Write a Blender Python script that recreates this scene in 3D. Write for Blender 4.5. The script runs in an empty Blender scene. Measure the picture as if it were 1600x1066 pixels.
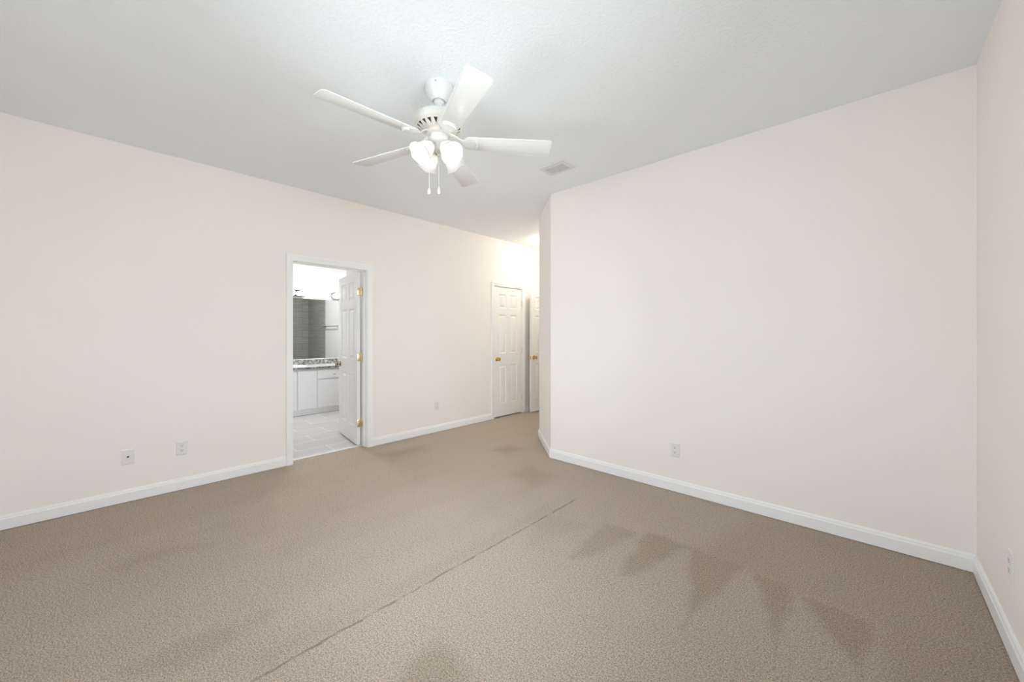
import bpy, bmesh, math, random
from mathutils import Vector, Matrix

random.seed(4)
S = bpy.context.scene
COL = S.collection
PI = math.pi

# ------------------------------------------------------------------ camera, world, light, exposure
CAM_Z = 1.29
CEIL = 2.745
cam_data = bpy.data.cameras.new('camera')
cam = bpy.data.objects.new('camera', cam_data)
COL.objects.link(cam)
cam.location = (0, 0, CAM_Z)
cam.rotation_euler = (PI / 2, 0, math.radians(42.8))
cam_data.sensor_width = 36.0
cam_data.lens = 36.0 * 605.0 / 1600.0
cam_data.shift_y = -11.0 / 1600.0
cam_data.clip_start = 0.02
S.camera = cam

world = bpy.data.worlds.new('world')
S.world = world
world.use_nodes = True
bg = world.node_tree.nodes['Background']
# overcast daylight: bright sky, a dimmer ground below the horizon
wnt = world.node_tree
wtc = wnt.nodes.new('ShaderNodeTexCoord')
wsp = wnt.nodes.new('ShaderNodeSeparateXYZ')
wmr = wnt.nodes.new('ShaderNodeMapRange')
wmx = wnt.nodes.new('ShaderNodeMix')
wmx.data_type = 'RGBA'
wnt.links.new(wtc.outputs['Generated'], wsp.inputs[0])
wnt.links.new(wsp.outputs[2], wmr.inputs[0])
wmr.inputs[1].default_value, wmr.inputs[2].default_value = -0.15, 0.15
wnt.links.new(wmr.outputs[0], wmx.inputs[0])
wmx.inputs[6].default_value = (0.72, 0.775, 0.81, 1)
wmx.inputs[7].default_value = (0.84, 0.925, 1.02, 1)
wnt.links.new(wmx.outputs[2], bg.inputs[0])
bg.inputs[1].default_value = 13.5

vs = S.view_settings
vs.view_transform = 'Standard'
vs.look = 'None'
vs.exposure = 0.0
vs.gamma = 1.0
vs.use_curve_mapping = False
S.cycles.use_denoising = True
S.cycles.max_bounces = 14
S.cycles.diffuse_bounces = 8
S.cycles.transmission_bounces = 8
S.cycles.sample_clamp_indirect = 8.0

FAN_BULB = 110.0       # emission strength of each fan bulb
HALL_BULB = 38.0
VANITY_BULB = 13.0
BATH_W = 34.0

# the windows behind and beside the camera (daylight): (wall, from, to, sill, head)
WINDOWS = [('rear', -2.10, -0.85, 0.80, 2.10), ('right', 0.05, 1.70, 0.80, 2.10)]
for (side, w0, w1, wz0, wz1) in WINDOWS:
    ld = bpy.data.lights.new('daylight', 'AREA')
    ld.shape = 'RECTANGLE'
    ld.size, ld.size_y = w1 - w0, wz1 - wz0
    ld.cycles.is_portal = True
    lo = bpy.data.objects.new('daylight', ld)
    COL.objects.link(lo)
    if side == 'rear':
        lo.location = ((w0 + w1) / 2, -0.66, (wz0 + wz1) / 2)
        lo.rotation_euler = (PI / 2, 0, 0)           # shines along +Y, into the room
    else:
        lo.location = (0.58, (w0 + w1) / 2, (wz0 + wz1) / 2)
        lo.rotation_euler = (PI / 2, 0, PI / 2)      # shines along -X

# unseen fill light added at the bathroom ceiling, above the doorway view
ld = bpy.data.lights.new('bath_fill_light', 'AREA')
ld.shape = 'DISK'
ld.size = 0.45
ld.energy = BATH_W
ld.color = (1.0, 0.98, 0.97)
lo = bpy.data.objects.new('bath_fill_light', ld)
COL.objects.link(lo)
lo.location = (-5.95, 2.30, 2.735)


# ------------------------------------------------------------------ materials
def new_mat(name):
    m = bpy.data.materials.new(name)
    m.use_nodes = True
    nt = m.node_tree
    return m, nt, nt.nodes['Principled BSDF']


def N(nt, typ, **kw):
    n = nt.nodes.new(typ)
    for k, v in kw.items():
        setattr(n, k, v)
    return n


def math_n(nt, op, a, b=None, clamp=False):
    n = N(nt, 'ShaderNodeMath', operation=op)
    n.use_clamp = clamp
    for i, v in enumerate((a, b)):
        if v is None:
            continue
        if isinstance(v, (int, float)):
            n.inputs[i].default_value = v
        else:
            nt.links.new(v, n.inputs[i])
    return n.outputs[0]


def map_range(nt, val, a, b, c=0.0, d=1.0, smooth=True):
    n = N(nt, 'ShaderNodeMapRange')
    if smooth:
        n.interpolation_type = 'SMOOTHSTEP'
    nt.links.new(val, n.inputs[0])
    for i, v in enumerate((a, b, c, d)):
        n.inputs[i + 1].default_value = v
    return n.outputs[0]


def noise(nt, vec, scale, detail=3.0, rough=0.55):
    n = N(nt, 'ShaderNodeTexNoise')
    n.inputs['Scale'].default_value = scale
    n.inputs['Detail'].default_value = detail
    n.inputs['Roughness'].default_value = rough
    nt.links.new(vec, n.inputs['Vector'])
    return n.outputs[0]


def world_pos(nt):
    return N(nt, 'ShaderNodeNewGeometry').outputs['Position']


def mix_col(nt, fac, a, b, blend='MIX'):
    n = N(nt, 'ShaderNodeMix', data_type='RGBA', blend_type=blend)
    for sock, v in ((n.inputs[0], fac), (n.inputs[6], a), (n.inputs[7], b)):
        if isinstance(v, (int, float)):
            sock.default_value = v
        elif isinstance(v, tuple):
            sock.default_value = (*v[:3], 1)
        else:
            nt.links.new(v, sock)
    return n.outputs[2]


def add_bump(nt, bsdf, height, strength, dist):
    b = N(nt, 'ShaderNodeBump')
    b.inputs['Strength'].default_value = strength
    b.inputs['Distance'].default_value = dist
    nt.links.new(height, b.inputs['Height'])
    nt.links.new(b.outputs[0], bsdf.inputs['Normal'])


def paint(name, col, rough=0.5, bump_scale=0, bump=0.0, dist=0.001, spec=0.5, metal=0.0, vary=0.02):
    m, nt, b = new_mat(name)
    p = world_pos(nt)
    n = noise(nt, p, 2.3, 2)
    dark = tuple(c * (1 - vary) for c in col)
    c = mix_col(nt, n, dark, col)
    nt.links.new(c, b.inputs['Base Color'])
    b.inputs['Roughness'].default_value = rough
    b.inputs['Specular IOR Level'].default_value = spec
    b.inputs['Metallic'].default_value = metal
    if bump:
        add_bump(nt, b, noise(nt, p, bump_scale, 4), bump, dist)
    return m


def emitter(name, col, strength):
    m, nt, b = new_mat(name)
    b.inputs['Base Color'].default_value = (0.9, 0.9, 0.88, 1)
    b.inputs['Emission Color'].default_value = (*col, 1)
    b.inputs['Emission Strength'].default_value = strength
    return m


M = {}
M['wall'] = paint('wall_paint', (0.895, 0.855, 0.815), 0.75, 120, 0.06, 0.002, 0.3)
M['bath_wall'] = paint('bath_paint', (0.80, 0.80, 0.80), 0.7, 120, 0.05, 0.002, 0.3)
M['trim'] = paint('white_trim', (0.90, 0.905, 0.90), 0.35)
M['door'] = paint('door_paint', (0.90, 0.89, 0.875), 0.4)
M['fan_white'] = paint('fan_white', (0.74, 0.74, 0.72), 0.35)
M['fan_cream'] = paint('fan_cream', (0.76, 0.72, 0.66), 0.4)
M['fan_dark'] = paint('fan_inside', (0.10, 0.07, 0.05), 0.7)
M['plastic'] = paint('white_plastic', (0.80, 0.79, 0.75), 0.35)
M['slot'] = paint('dark_slot', (0.03, 0.03, 0.03), 0.6)
M['vent'] = paint('vent_metal', (0.72, 0.73, 0.72), 0.45)
M['duct'] = paint('duct_shade', (0.05, 0.05, 0.05), 0.8)
M['cabinet'] = paint('cabinet_white', (0.84, 0.845, 0.86), 0.4)
M['porcelain'] = paint('porcelain', (0.88, 0.88, 0.88), 0.12)
M['marble'] = paint('threshold_marble', (0.84, 0.83, 0.81), 0.25, vary=0.08)
M['rubber'] = paint('rubber', (0.12, 0.11, 0.10), 0.6)
M['steel'] = paint('spring_steel', (0.42, 0.40, 0.37), 0.35, metal=1.0)
M['closet_dark'] = paint('closet_paint', (0.5, 0.47, 0.44), 0.8)


def metal(name, col, rough):
    m, nt, b = new_mat(name)
    p = world_pos(nt)
    n = noise(nt, p, 60, 2)
    r = map_range(nt, n, 0.2, 0.8, rough * 0.8, rough * 1.2)
    nt.links.new(r, b.inputs['Roughness'])
    b.inputs['Base Color'].default_value = (*col, 1)
    b.inputs['Metallic'].default_value = 1.0
    return m


M['brass'] = metal('polished_brass', (0.72, 0.50, 0.20), 0.18)
M['hinge_brass'] = metal('hinge_brass', (0.78, 0.66, 0.40), 0.32)
M['bronze'] = metal('aged_bronze', (0.30, 0.22, 0.15), 0.22)
M['chrome'] = metal('chrome', (0.62, 0.65, 0.68), 0.1)
M['nickel'] = metal('nickel', (0.5, 0.5, 0.49), 0.3)
M['mirror'] = metal('mirror_silver', (0.83, 0.84, 0.83), 0.004)

# ceiling: fine knock-down texture
m, nt, b = new_mat('ceiling_texture')
p = world_pos(nt)
h = noise(nt, p, 55, 5, 0.6)
hh = map_range(nt, h, 0.42, 0.62)
c = mix_col(nt, noise(nt, p, 1.5, 2), (0.855, 0.89, 0.91), (0.87, 0.905, 0.925))
nt.links.new(c, b.inputs['Base Color'])
b.inputs['Roughness'].default_value = 0.9
b.inputs['Specular IOR Level'].default_value = 0.15
add_bump(nt, b, hh, 0.35, 0.004)
M['ceiling'] = m

# frosted glass shade: lets lamp light through
m, nt, b = new_mat('frosted_glass')
out = nt.nodes['Material Output']
tr = N(nt, 'ShaderNodeBsdfTranslucent')
tr.inputs[0].default_value = (0.42, 0.405, 0.38, 1)
df = N(nt, 'ShaderNodeBsdfDiffuse')
df.inputs[0].default_value = (0.92, 0.91, 0.88, 1)
tp = N(nt, 'ShaderNodeBsdfTransparent')
tp.inputs[0].default_value = (1, 0.98, 0.95, 1)
mx = N(nt, 'ShaderNodeMixShader')
mx.inputs[0].default_value = 0.45
nt.links.new(tr.outputs[0], mx.inputs[1])
nt.links.new(df.outputs[0], mx.inputs[2])
m2 = N(nt, 'ShaderNodeMixShader')
swirl = noise(nt, world_pos(nt), 30, 3)
nt.links.new(map_range(nt, swirl, 0.3, 0.7, 0.0, 0.02), m2.inputs[0])
nt.links.new(mx.outputs[0], m2.inputs[1])
nt.links.new(tp.outputs[0], m2.inputs[2])
nt.links.new(m2.outputs[0], out.inputs[0])
M['shade'] = m

# window pane
m, nt, b = new_mat('window_glass')
out = nt.nodes['Material Output']
tp = N(nt, 'ShaderNodeBsdfTransparent')
gl = N(nt, 'ShaderNodeBsdfGlossy')
gl.inputs['Roughness'].default_value = 0.02
fr = N(nt, 'ShaderNodeFresnel')
fr.inputs[0].default_value = 1.45
mx = N(nt, 'ShaderNodeMixShader')
nt.links.new(fr.outputs[0], mx.inputs[0])
nt.links.new(tp.outputs[0], mx.inputs[1])
nt.links.new(gl.outputs[0], mx.inputs[2])
nt.links.new(mx.outputs[0], out.inputs[0])
M['pane'] = m

M['fan_bulb'] = emitter('fan_bulb', (0.93, 0.98, 1.03), FAN_BULB)
M['hall_bulb'] = emitter('hall_lamp_glass', (1.0, 0.93, 0.81), HALL_BULB)
M['vanity_bulb'] = emitter('vanity_globe', (1.0, 0.98, 0.98), VANITY_BULB)

# granite
m, nt, b = new_mat('granite')
p = world_pos(nt)
n1 = noise(nt, p, 22, 6, 0.7)
r = N(nt, 'ShaderNodeValToRGB')
r.color_ramp.elements[0].position = 0.36
r.color_ramp.elements[0].color = (0.07, 0.07, 0.065, 1)
r.color_ramp.elements[1].position = 0.64
r.color_ramp.elements[1].color = (0.62, 0.61, 0.58, 1)
e = r.color_ramp.elements.new(0.5)
e.color = (0.27, 0.265, 0.245, 1)
nt.links.new(n1, r.inputs[0])
nt.links.new(r.outputs[0], b.inputs['Base Color'])
b.inputs['Roughness'].default_value = 0.09
M['granite'] = m


def tile_mat(name, axes, c1, c2, grout, tw, th, gap, rough, streak):
    """brick pattern in world metres; axes = (long axis, short axis)"""
    m, nt, b = new_mat(name)
    p = world_pos(nt)
    sp = N(nt, 'ShaderNodeSeparateXYZ')
    nt.links.new(p, sp.inputs[0])
    cb = N(nt, 'ShaderNodeCombineXYZ')
    nt.links.new(sp.outputs[axes[0]], cb.inputs[0])
    nt.links.new(sp.outputs[axes[1]], cb.inputs[1])
    br = N(nt, 'ShaderNodeTexBrick')
    br.offset = 0.5
    br.inputs['Scale'].default_value = 1.0
    br.inputs['Brick Width'].default_value = tw
    br.inputs['Row Height'].default_value = th
    br.inputs['Mortar Size'].default_value = gap
    br.inputs['Mortar Smooth'].default_value = 0.1
    br.inputs['Color1'].default_value = (*c1, 1)
    br.inputs['Color2'].default_value = (*c2, 1)
    br.inputs['Mortar'].default_value = (*grout, 1)
    nt.links.new(cb.outputs[0], br.inputs['Vector'])
    mp = N(nt, 'ShaderNodeMapping')
    mp.inputs['Scale'].default_value = (3, 40, 1)
    nt.links.new(cb.outputs[0], mp.inputs[0])
    g = noise(nt, mp.outputs[0], 1.0, 4)
    dk = map_range(nt, g, 0.3, 0.7, 1 - streak, 1.0)
    c = mix_col(nt, 1.0, br.outputs[0], dk, 'MULTIPLY')
    nt.links.new(c, b.inputs['Base Color'])
    b.inputs['Roughness'].default_value = rough
    inv = math_n(nt, 'SUBTRACT', 1.0, br.outputs[1])
    add_bump(nt, b, inv, 0.3, 0.002)
    return m


TG1, TG2, TGR = (0.45, 0.445, 0.415), (0.39, 0.385, 0.355), (0.23, 0.23, 0.215)
M['tile_y'] = tile_mat('shower_tile_a', (1, 2), TG1, TG2, TGR, 0.61, 0.152, 0.003, 0.35, 0.25)
M['tile_x'] = tile_mat('shower_tile_b', (0, 2), TG1, TG2, TGR, 0.61, 0.152, 0.003, 0.35, 0.25)
M['floor_tile'] = tile_mat('bath_floor_tile', (1, 0), (0.60, 0.58, 0.55), (0.54, 0.525, 0.50), (0.78, 0.77, 0.75), 0.61, 0.31, 0.006, 0.3, 0.15)

# carpet: speckled cut pile, worn traffic lanes, vacuum strokes and a seam
m, nt, b = new_mat('carpet')
p = world_pos(nt)
sp = N(nt, 'ShaderNodeSeparateXYZ')
nt.links.new(p, sp.inputs[0])
X, Y = sp.outputs[0], sp.outputs[1]
wob = noise(nt, p, 7.0, 3)
wob2 = math_n(nt, 'MULTIPLY', math_n(nt, 'SUBTRACT', wob, 0.5), 0.16)


def half_planes(poly, soft):
    """mask that is 1 inside a convex counter-clockwise or clockwise polygon (metres), with a soft edge"""
    area = sum(poly[i][0] * poly[(i + 1) % len(poly)][1] - poly[(i + 1) % len(poly)][0] * poly[i][1] for i in range(len(poly)))
    if area < 0:
        poly = poly[::-1]
    d = None
    for i in range(len(poly)):
        (x0, y0), (x1, y1) = poly[i], poly[(i + 1) % len(poly)]
        L = math.hypot(x1 - x0, y1 - y0)
        nx, ny = -(y1 - y0) / L, (x1 - x0) / L
        e = math_n(nt, 'ADD', math_n(nt, 'ADD', math_n(nt, 'MULTIPLY', X, nx), math_n(nt, 'MULTIPLY', Y, ny)), -(nx * x0 + ny * y0))
        d = e if d is None else math_n(nt, 'MINIMUM', d, e)
    d = math_n(nt, 'ADD', d, wob2) if soft > 0.055 else math_n(nt, 'ADD', d, math_n(nt, 'MULTIPLY', wob2, 0.6))
    return map_range(nt, d, -soft, soft)


patches = [  # vacuum strokes, stains and broad darker areas of the carpet
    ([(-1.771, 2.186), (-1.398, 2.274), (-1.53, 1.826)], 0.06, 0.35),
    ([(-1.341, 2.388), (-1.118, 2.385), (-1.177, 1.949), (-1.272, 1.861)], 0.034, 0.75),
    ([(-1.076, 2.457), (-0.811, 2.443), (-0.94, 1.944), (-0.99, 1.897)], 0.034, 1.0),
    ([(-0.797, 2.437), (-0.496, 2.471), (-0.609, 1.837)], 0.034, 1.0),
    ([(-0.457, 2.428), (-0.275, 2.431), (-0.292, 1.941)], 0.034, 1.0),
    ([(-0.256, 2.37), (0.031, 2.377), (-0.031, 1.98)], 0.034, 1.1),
    ([(-0.80, 2.40), (0.5, 2.30), (0.5, 3.3), (-0.60, 3.15)], 0.12, 0.55),  # broad darker area towards the back right corner
    ([(0.08, 1.2), (0.6, 1.2), (0.6, 2.5), (0.02, 2.5)], 0.10, 0.7),  # broad darker area along the right wall
    ([(-1.334, 0.818), (-1.319, 0.985), (-1.05, 0.956), (-1.0, 0.6)], 0.06, 0.9),  # darker patch in the foreground
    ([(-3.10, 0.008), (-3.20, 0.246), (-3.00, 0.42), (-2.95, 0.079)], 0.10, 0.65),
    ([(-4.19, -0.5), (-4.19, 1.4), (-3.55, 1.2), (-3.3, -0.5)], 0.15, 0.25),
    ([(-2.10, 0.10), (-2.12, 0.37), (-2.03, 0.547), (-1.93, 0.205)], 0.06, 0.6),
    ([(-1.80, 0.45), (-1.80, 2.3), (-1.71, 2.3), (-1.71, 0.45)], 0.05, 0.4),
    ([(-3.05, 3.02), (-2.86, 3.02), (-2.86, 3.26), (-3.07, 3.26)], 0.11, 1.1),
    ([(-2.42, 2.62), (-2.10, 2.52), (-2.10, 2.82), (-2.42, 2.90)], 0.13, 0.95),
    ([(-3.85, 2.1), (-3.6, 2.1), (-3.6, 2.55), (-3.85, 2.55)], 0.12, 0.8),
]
acc = None
for poly, soft, amt in patches:
    k = math_n(nt, 'MULTIPLY', half_planes(poly, soft), amt)
    acc = k if acc is None else math_n(nt, 'MAXIMUM', acc, k)

# long worn streaks along the room (pile lying over) left of the seam
mp = N(nt, 'ShaderNodeMapping')
mp.inputs['Scale'].default_value = (5.0, 0.8, 1)
nt.links.new(p, mp.inputs[0])
streak = map_range(nt, noise(nt, mp.outputs[0], 1.0, 4), 0.35, 0.7)
leftside = map_range(nt, X, -1.85, -1.6, 1.0, 0.15)
streak = math_n(nt, 'MULTIPLY', streak, math_n(nt, 'MULTIPLY', leftside, 0.2))
blot = map_range(nt, noise(nt, p, 2.2, 4), 0.45, 0.75, 0.0, 0.12)
lay = math_n(nt, 'MINIMUM', math_n(nt, 'ADD', math_n(nt, 'ADD', acc, streak), blot), 1.25)

# seam: thin broken crease
sx = math_n(nt, 'ADD', X, 1.685)
sx = math_n(nt, 'ADD', sx, math_n(nt, 'MULTIPLY', math_n(nt, 'SUBTRACT', noise(nt, p, 9, 4), 0.5), 0.035))
seam = map_range(nt, math_n(nt, 'ABSOLUTE', sx), 0.002, 0.011, 1.0, 0.0)
seam_y = math_n(nt, 'MULTIPLY', map_range(nt, Y, 0.25, 0.5), map_range(nt, Y, 2.5, 2.62, 1.0, 0.0))
seam_brk = map_range(nt, noise(nt, p, 12, 3), 0.30, 0.60, 0.25, 1.0)
seam = math_n(nt, 'MULTIPLY', math_n(nt, 'MULTIPLY', seam, seam_y), seam_brk)

# tufts
vor = N(nt, 'ShaderNodeTexVoronoi')
vor.inputs['Scale'].default_value = 260
nt.links.new(p, vor.inputs['Vector'])
tuft = noise(nt, p, 175, 5, 0.85)
fine = map_range(nt, tuft, 0.38, 0.60)
base = mix_col(nt, fine, (0.36, 0.275, 0.21), (0.92, 0.79, 0.655))
base = mix_col(nt, map_range(nt, noise(nt, p, 75, 4, 0.8), 0.53, 0.68, 0, 0.7), base, (0.30, 0.225, 0.17))
base_dark = mix_col(nt, 1.0, base, (0.76, 0.73, 0.68), 'MULTIPLY')
dark_fac = math_n(nt, 'MULTIPLY', lay, 0.7)
c = mix_col(nt, dark_fac, base, base_dark)
c = mix_col(nt, math_n(nt, 'MULTIPLY', seam, 0.5), c, (0.16, 0.105, 0.07))
nt.links.new(c, b.inputs['Base Color'])
b.inputs['Roughness'].default_value = 1.0
b.inputs['Specular IOR Level'].default_value = 0.05
hgt = math_n(nt, 'SUBTRACT', math_n(nt, 'ADD', fine, math_n(nt, 'MULTIPLY', vor.outputs[0], 0.6)), math_n(nt, 'MULTIPLY', seam, 1.5))
add_bump(nt, b, hgt, 0.7, 0.006)
M['carpet'] = m


# ------------------------------------------------------------------ mesh helpers
def link_mesh(name, bm, mats, parent=None, smooth=False, loc=None, recalc=True):
    if recalc:
        bmesh.ops.recalc_face_normals(bm, faces=bm.faces)
    me = bpy.data.meshes.new(name)
    bm.to_mesh(me)
    bm.free()
    if not isinstance(mats, (list, tuple)):
        mats = [mats]
    for mm in mats:
        me.materials.append(mm)
    o = bpy.data.objects.new(name, me)
    COL.objects.link(o)
    if smooth:
        for poly in me.polygons:
            poly.use_smooth = True
        me.set_sharp_from_angle(angle=math.radians(38))
    if parent is not None:
        o.parent = parent
    if loc is not None:
        o.location = loc
    return o


def tag(o, label, cat, group=None):
    o['label'] = label
    o['category'] = cat
    if group:
        o['group'] = group
    return o


def struct(o):
    o['kind'] = 'structure'
    return o


def empty(name, loc, rz=0.0):
    o = bpy.data.objects.new(name, None)
    COL.objects.link(o)
    o.empty_display_size = 0.05
    o.location = loc
    o.rotation_euler = (0, 0, rz)
    return o


def box(bm, lo, hi, bevel=0.0, mat=0, seg=2):
    vs_ = [bm.verts.new((x, y, z)) for x in (lo[0], hi[0]) for y in (lo[1], hi[1]) for z in (lo[2], hi[2])]
    idx = [(0, 1, 3, 2), (4, 6, 7, 5), (0, 4, 5, 1), (2, 3, 7, 6), (0, 2, 6, 4), (1, 5, 7, 3)]
    fs = [bm.faces.new([vs_[i] for i in f]) for f in idx]
    for f in fs:
        f.material_index = mat
    if bevel:
        es = list({e for f in fs for e in f.edges})
        r = bmesh.ops.bevel(bm, geom=es, offset=bevel, segments=seg, profile=0.5, affect='EDGES')
        for f in r['faces']:
            f.material_index = mat


def prism(bm, poly, z0, z1, mat=0):
    lo = [bm.verts.new((x, y, z0)) for x, y in poly]
    hi = [bm.verts.new((x, y, z1)) for x, y in poly]
    n = len(poly)
    fs = [bm.faces.new(lo[::-1]), bm.faces.new(hi)]
    for i in range(n):
        fs.append(bm.faces.new([lo[i], lo[(i + 1) % n], hi[(i + 1) % n], hi[i]]))
    for f in fs:
        f.material_index = mat


def lathe(bm, prof, seg=32, mtx=None, mat=0, ripple=None):
    """prof: list of (r, z); r == 0 closes an end. ripple(k, a) scales the radius."""
    mtx = mtx or Matrix.Identity(4)
    rings = []
    for k, (r, z) in enumerate(prof):
        if r < 1e-6:
            rings.append([bm.verts.new(mtx @ Vector((0, 0, z)))])
        else:
            ring = []
            for i in range(seg):
                a = 2 * PI * i / seg
                q = r if ripple is None else r * ripple(k, a)
                ring.append(bm.verts.new(mtx @ Vector((q * math.cos(a), q * math.sin(a), z))))
            rings.append(ring)
    for a, b_ in zip(rings, rings[1:]):
        for i in range(seg):
            j = (i + 1) % seg
            if len(a) == 1 and len(b_) == 1:
                continue
            if len(a) == 1:
                f = bm.faces.new([a[0], b_[i], b_[j]])
            elif len(b_) == 1:
                f = bm.faces.new([a[i], a[j], b_[0]])
            else:
                f = bm.faces.new([a[i], a[j], b_[j], b_[i]])
            f.material_index = mat


def tube(bm, pts, r, seg=10, mat=0, cap=True):
    pts = [Vector(q) for q in pts]
    rings = []
    for i, q in enumerate(pts):
        t = (pts[min(i + 1, len(pts) - 1)] - pts[max(i - 1, 0)]).normalized()
        up = Vector((0, 0, 1)) if abs(t.z) < 0.9 else Vector((1, 0, 0))
        u = t.cross(up).normalized()
        v = t.cross(u)
        rr = r[i] if isinstance(r, (list, tuple)) else r
        rings.append([bm.verts.new(q + (u * math.cos(2 * PI * k / seg) + v * math.sin(2 * PI * k / seg)) * rr) for k in range(seg)])
    for a, b_ in zip(rings, rings[1:]):
        for k in range(seg):
            f = bm.faces.new([a[k], a[(k + 1) % seg], b_[(k + 1) % seg], b_[k]])
            f.material_index = mat
    if cap:
        for f in (bm.faces.new(rings[0]), bm.faces.new(rings[-1][::-1])):
            f.material_index = mat


def axis_matrix(origin, direction):
    z = Vector(direction).normalized()
    return Matrix.Translation(Vector(origin)) @ z.to_track_quat('Z', 'Y').to_matrix().to_4x4()


def sweep(bm, path, prof, side=1.0):
    """baseboard / casing moulding: prof = (out, up) swept along a flat xy path, mitred, standing out to the left * side"""
    pts = [Vector((x, y, 0)) for x, y in path]
    rings = []
    for i, q in enumerate(pts):
        d0 = (q - pts[i - 1]).normalized() if i else None
        d1 = (pts[i + 1] - q).normalized() if i < len(pts) - 1 else None
        n0 = Vector((-d0.y, d0.x, 0)) if d0 else None
        n1 = Vector((-d1.y, d1.x, 0)) if d1 else None
        if n0 and n1:
            n = (n0 + n1).normalized()
            n = n / n.dot(n0)
        else:
            n = n0 or n1
        rings.append([bm.verts.new(q + n * (o * side) + Vector((0, 0, u))) for o, u in prof])
    k = len(prof)
    for a, b_ in zip(rings, rings[1:]):
        for i in range(k):
            bm.faces.new([a[i], a[(i + 1) % k], b_[(i + 1) % k], b_[i]])
    bm.faces.new(rings[0])
    bm.faces.new(rings[-1][::-1])


# ------------------------------------------------------------------ the room shell
XL, XR, YB, YR = -4.19, 0.42, 3.235, -0.50
WT = 0.12
HALL_X, HALL_Y0, HALL_END = -3.06, 3.81, 5.65
BATH_X, BATH_Y0, BATH_Y1 = -7.10, 0.60, 3.50
BD0, BD1, BDH = 1.338, 2.105, 2.012      # bath doorway (clear)
CD0, CD1, CDH = 4.125, 4.762, 2.018      # closet doorway
ED0, ED1, EDH = -4.085, -3.29, 2.018     # hall end doorway (in x)


def wall(name, polys, mat):
    bm = bmesh.new()
    for poly, z0, z1 in polys:
        prism(bm, poly, z0, z1)
    return struct(link_mesh(name, bm, mat))


def rect(x0, x1, y0, y1):
    return [(x0, y0), (x1, y0), (x1, y1), (x0, y1)]


J = 0.018   # jamb lining
xa, xb = XL - WT, XL
wall('wall_left', [
    (rect(xa, xb, YR, BD0 - J), 0, CEIL),
    (rect(xa, xb, BD0 - J, BD1 + J), BDH + J, CEIL),
    (rect(xa, xb, BD1 + J, CD0 - J), 0, CEIL),
    (rect(xa, xb, CD0 - J, CD1 + J), CDH + J, CEIL),
    (rect(xa, xb, CD1 + J, HALL_END), 0, CEIL)], M['wall'])
wall('wall_back', [([(-2.445, YB), (XR, YB), (XR, YB + WT), (-2.395, YB + WT)], 0, CEIL)], M['wall'])
wall('wall_angled', [([(-2.445, YB), (-2.395, YB + WT), (-2.94, 3.86), (HALL_X, HALL_Y0)], 0, CEIL)], M['wall'])
wall('wall_hall_right', [([(HALL_X, HALL_Y0), (-2.94, 3.86), (-2.94, HALL_END), (HALL_X, HALL_END)], 0, CEIL)], M['wall'])
wall('wall_hall_end', [
    (rect(xa, ED0 - J, HALL_END, HALL_END + WT), 0, CEIL),
    (rect(ED0 - J, ED1 + J, HALL_END, HALL_END + WT), EDH + J, CEIL),
    (rect(ED1 + J, -2.94, HALL_END, HALL_END + WT), 0, CEIL)], M['wall'])


def window_wall(name, side, lo, hi):
    ws = [w for w in WINDOWS if w[0] == side]
    cuts = sorted([lo, hi] + [v for w in ws for v in w[1:3]])
    out = []
    for c0, c1 in zip(cuts, cuts[1:]):
        q = rect(c0, c1, YR - WT, YR) if side == 'rear' else rect(XR, XR + WT, c0, c1)
        hit = [w for w in ws if w[1] < (c0 + c1) / 2 < w[2]]
        if hit:
            out += [(q, 0, hit[0][3]), (q, hit[0][4], CEIL)]
        else:
            out.append((q, 0, CEIL))
    wall(name, out, M['wall'])


window_wall('wall_right', 'right', YR - WT, YB + WT)
window_wall('wall_rear', 'rear', XL - WT, XR)

# rooms beyond the open doors, so the daylight stays outside
wall('wall_landing', [
    (rect(xa - WT, xa, HALL_END + WT, 7.2), 0, CEIL),
    (rect(-2.94, -2.82, HALL_END + WT, 7.2), 0, CEIL),
    (rect(xa - WT, -2.82, 7.2, 7.32), 0, CEIL)], M['wall'])
wall('wall_closet', [
    (rect(-5.02, xa, 3.62, 3.74), 0, CEIL),
    (rect(-5.02, xa, 5.20, 5.32), 0, CEIL),
    (rect(-5.14, -5.02, 3.62, 5.32), 0, CEIL)], M['closet_dark'])

# bathroom walls
wall('wall_bath_vanity', [(rect(BATH_X - WT, BATH_X, BATH_Y0 - WT, BATH_Y1 + WT), 0, CEIL)], M['bath_wall'])
wall('wall_bath_near', [(rect(BATH_X, xa, BATH_Y0 - WT, BATH_Y0), 0, CEIL)], M['bath_wall'])
wall('wall_bath_end', [(rect(BATH_X, xa, BATH_Y1, BATH_Y1 + WT), 0, CEIL)], M['bath_wall'])
# painted lining of the bedroom wall on the bath side (a thin board, with the doorway left open)
wall('wall_bath_entry', [
    (rect(xa - 0.012, xa, BATH_Y0, BD0 - J), 0, CEIL),
    (rect(xa - 0.012, xa, BD0 - J, BD1 + J), BDH + J, CEIL),
    (rect(xa - 0.012, xa, BD1 + J, 2.36), 0, CEIL)], M['bath_wall'])
SHX = -5.29
wall('wall_shower_wing', [(rect(SHX, xa - 0.012, 2.36, 2.46), 0, CEIL)], M['bath_wall'])

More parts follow.
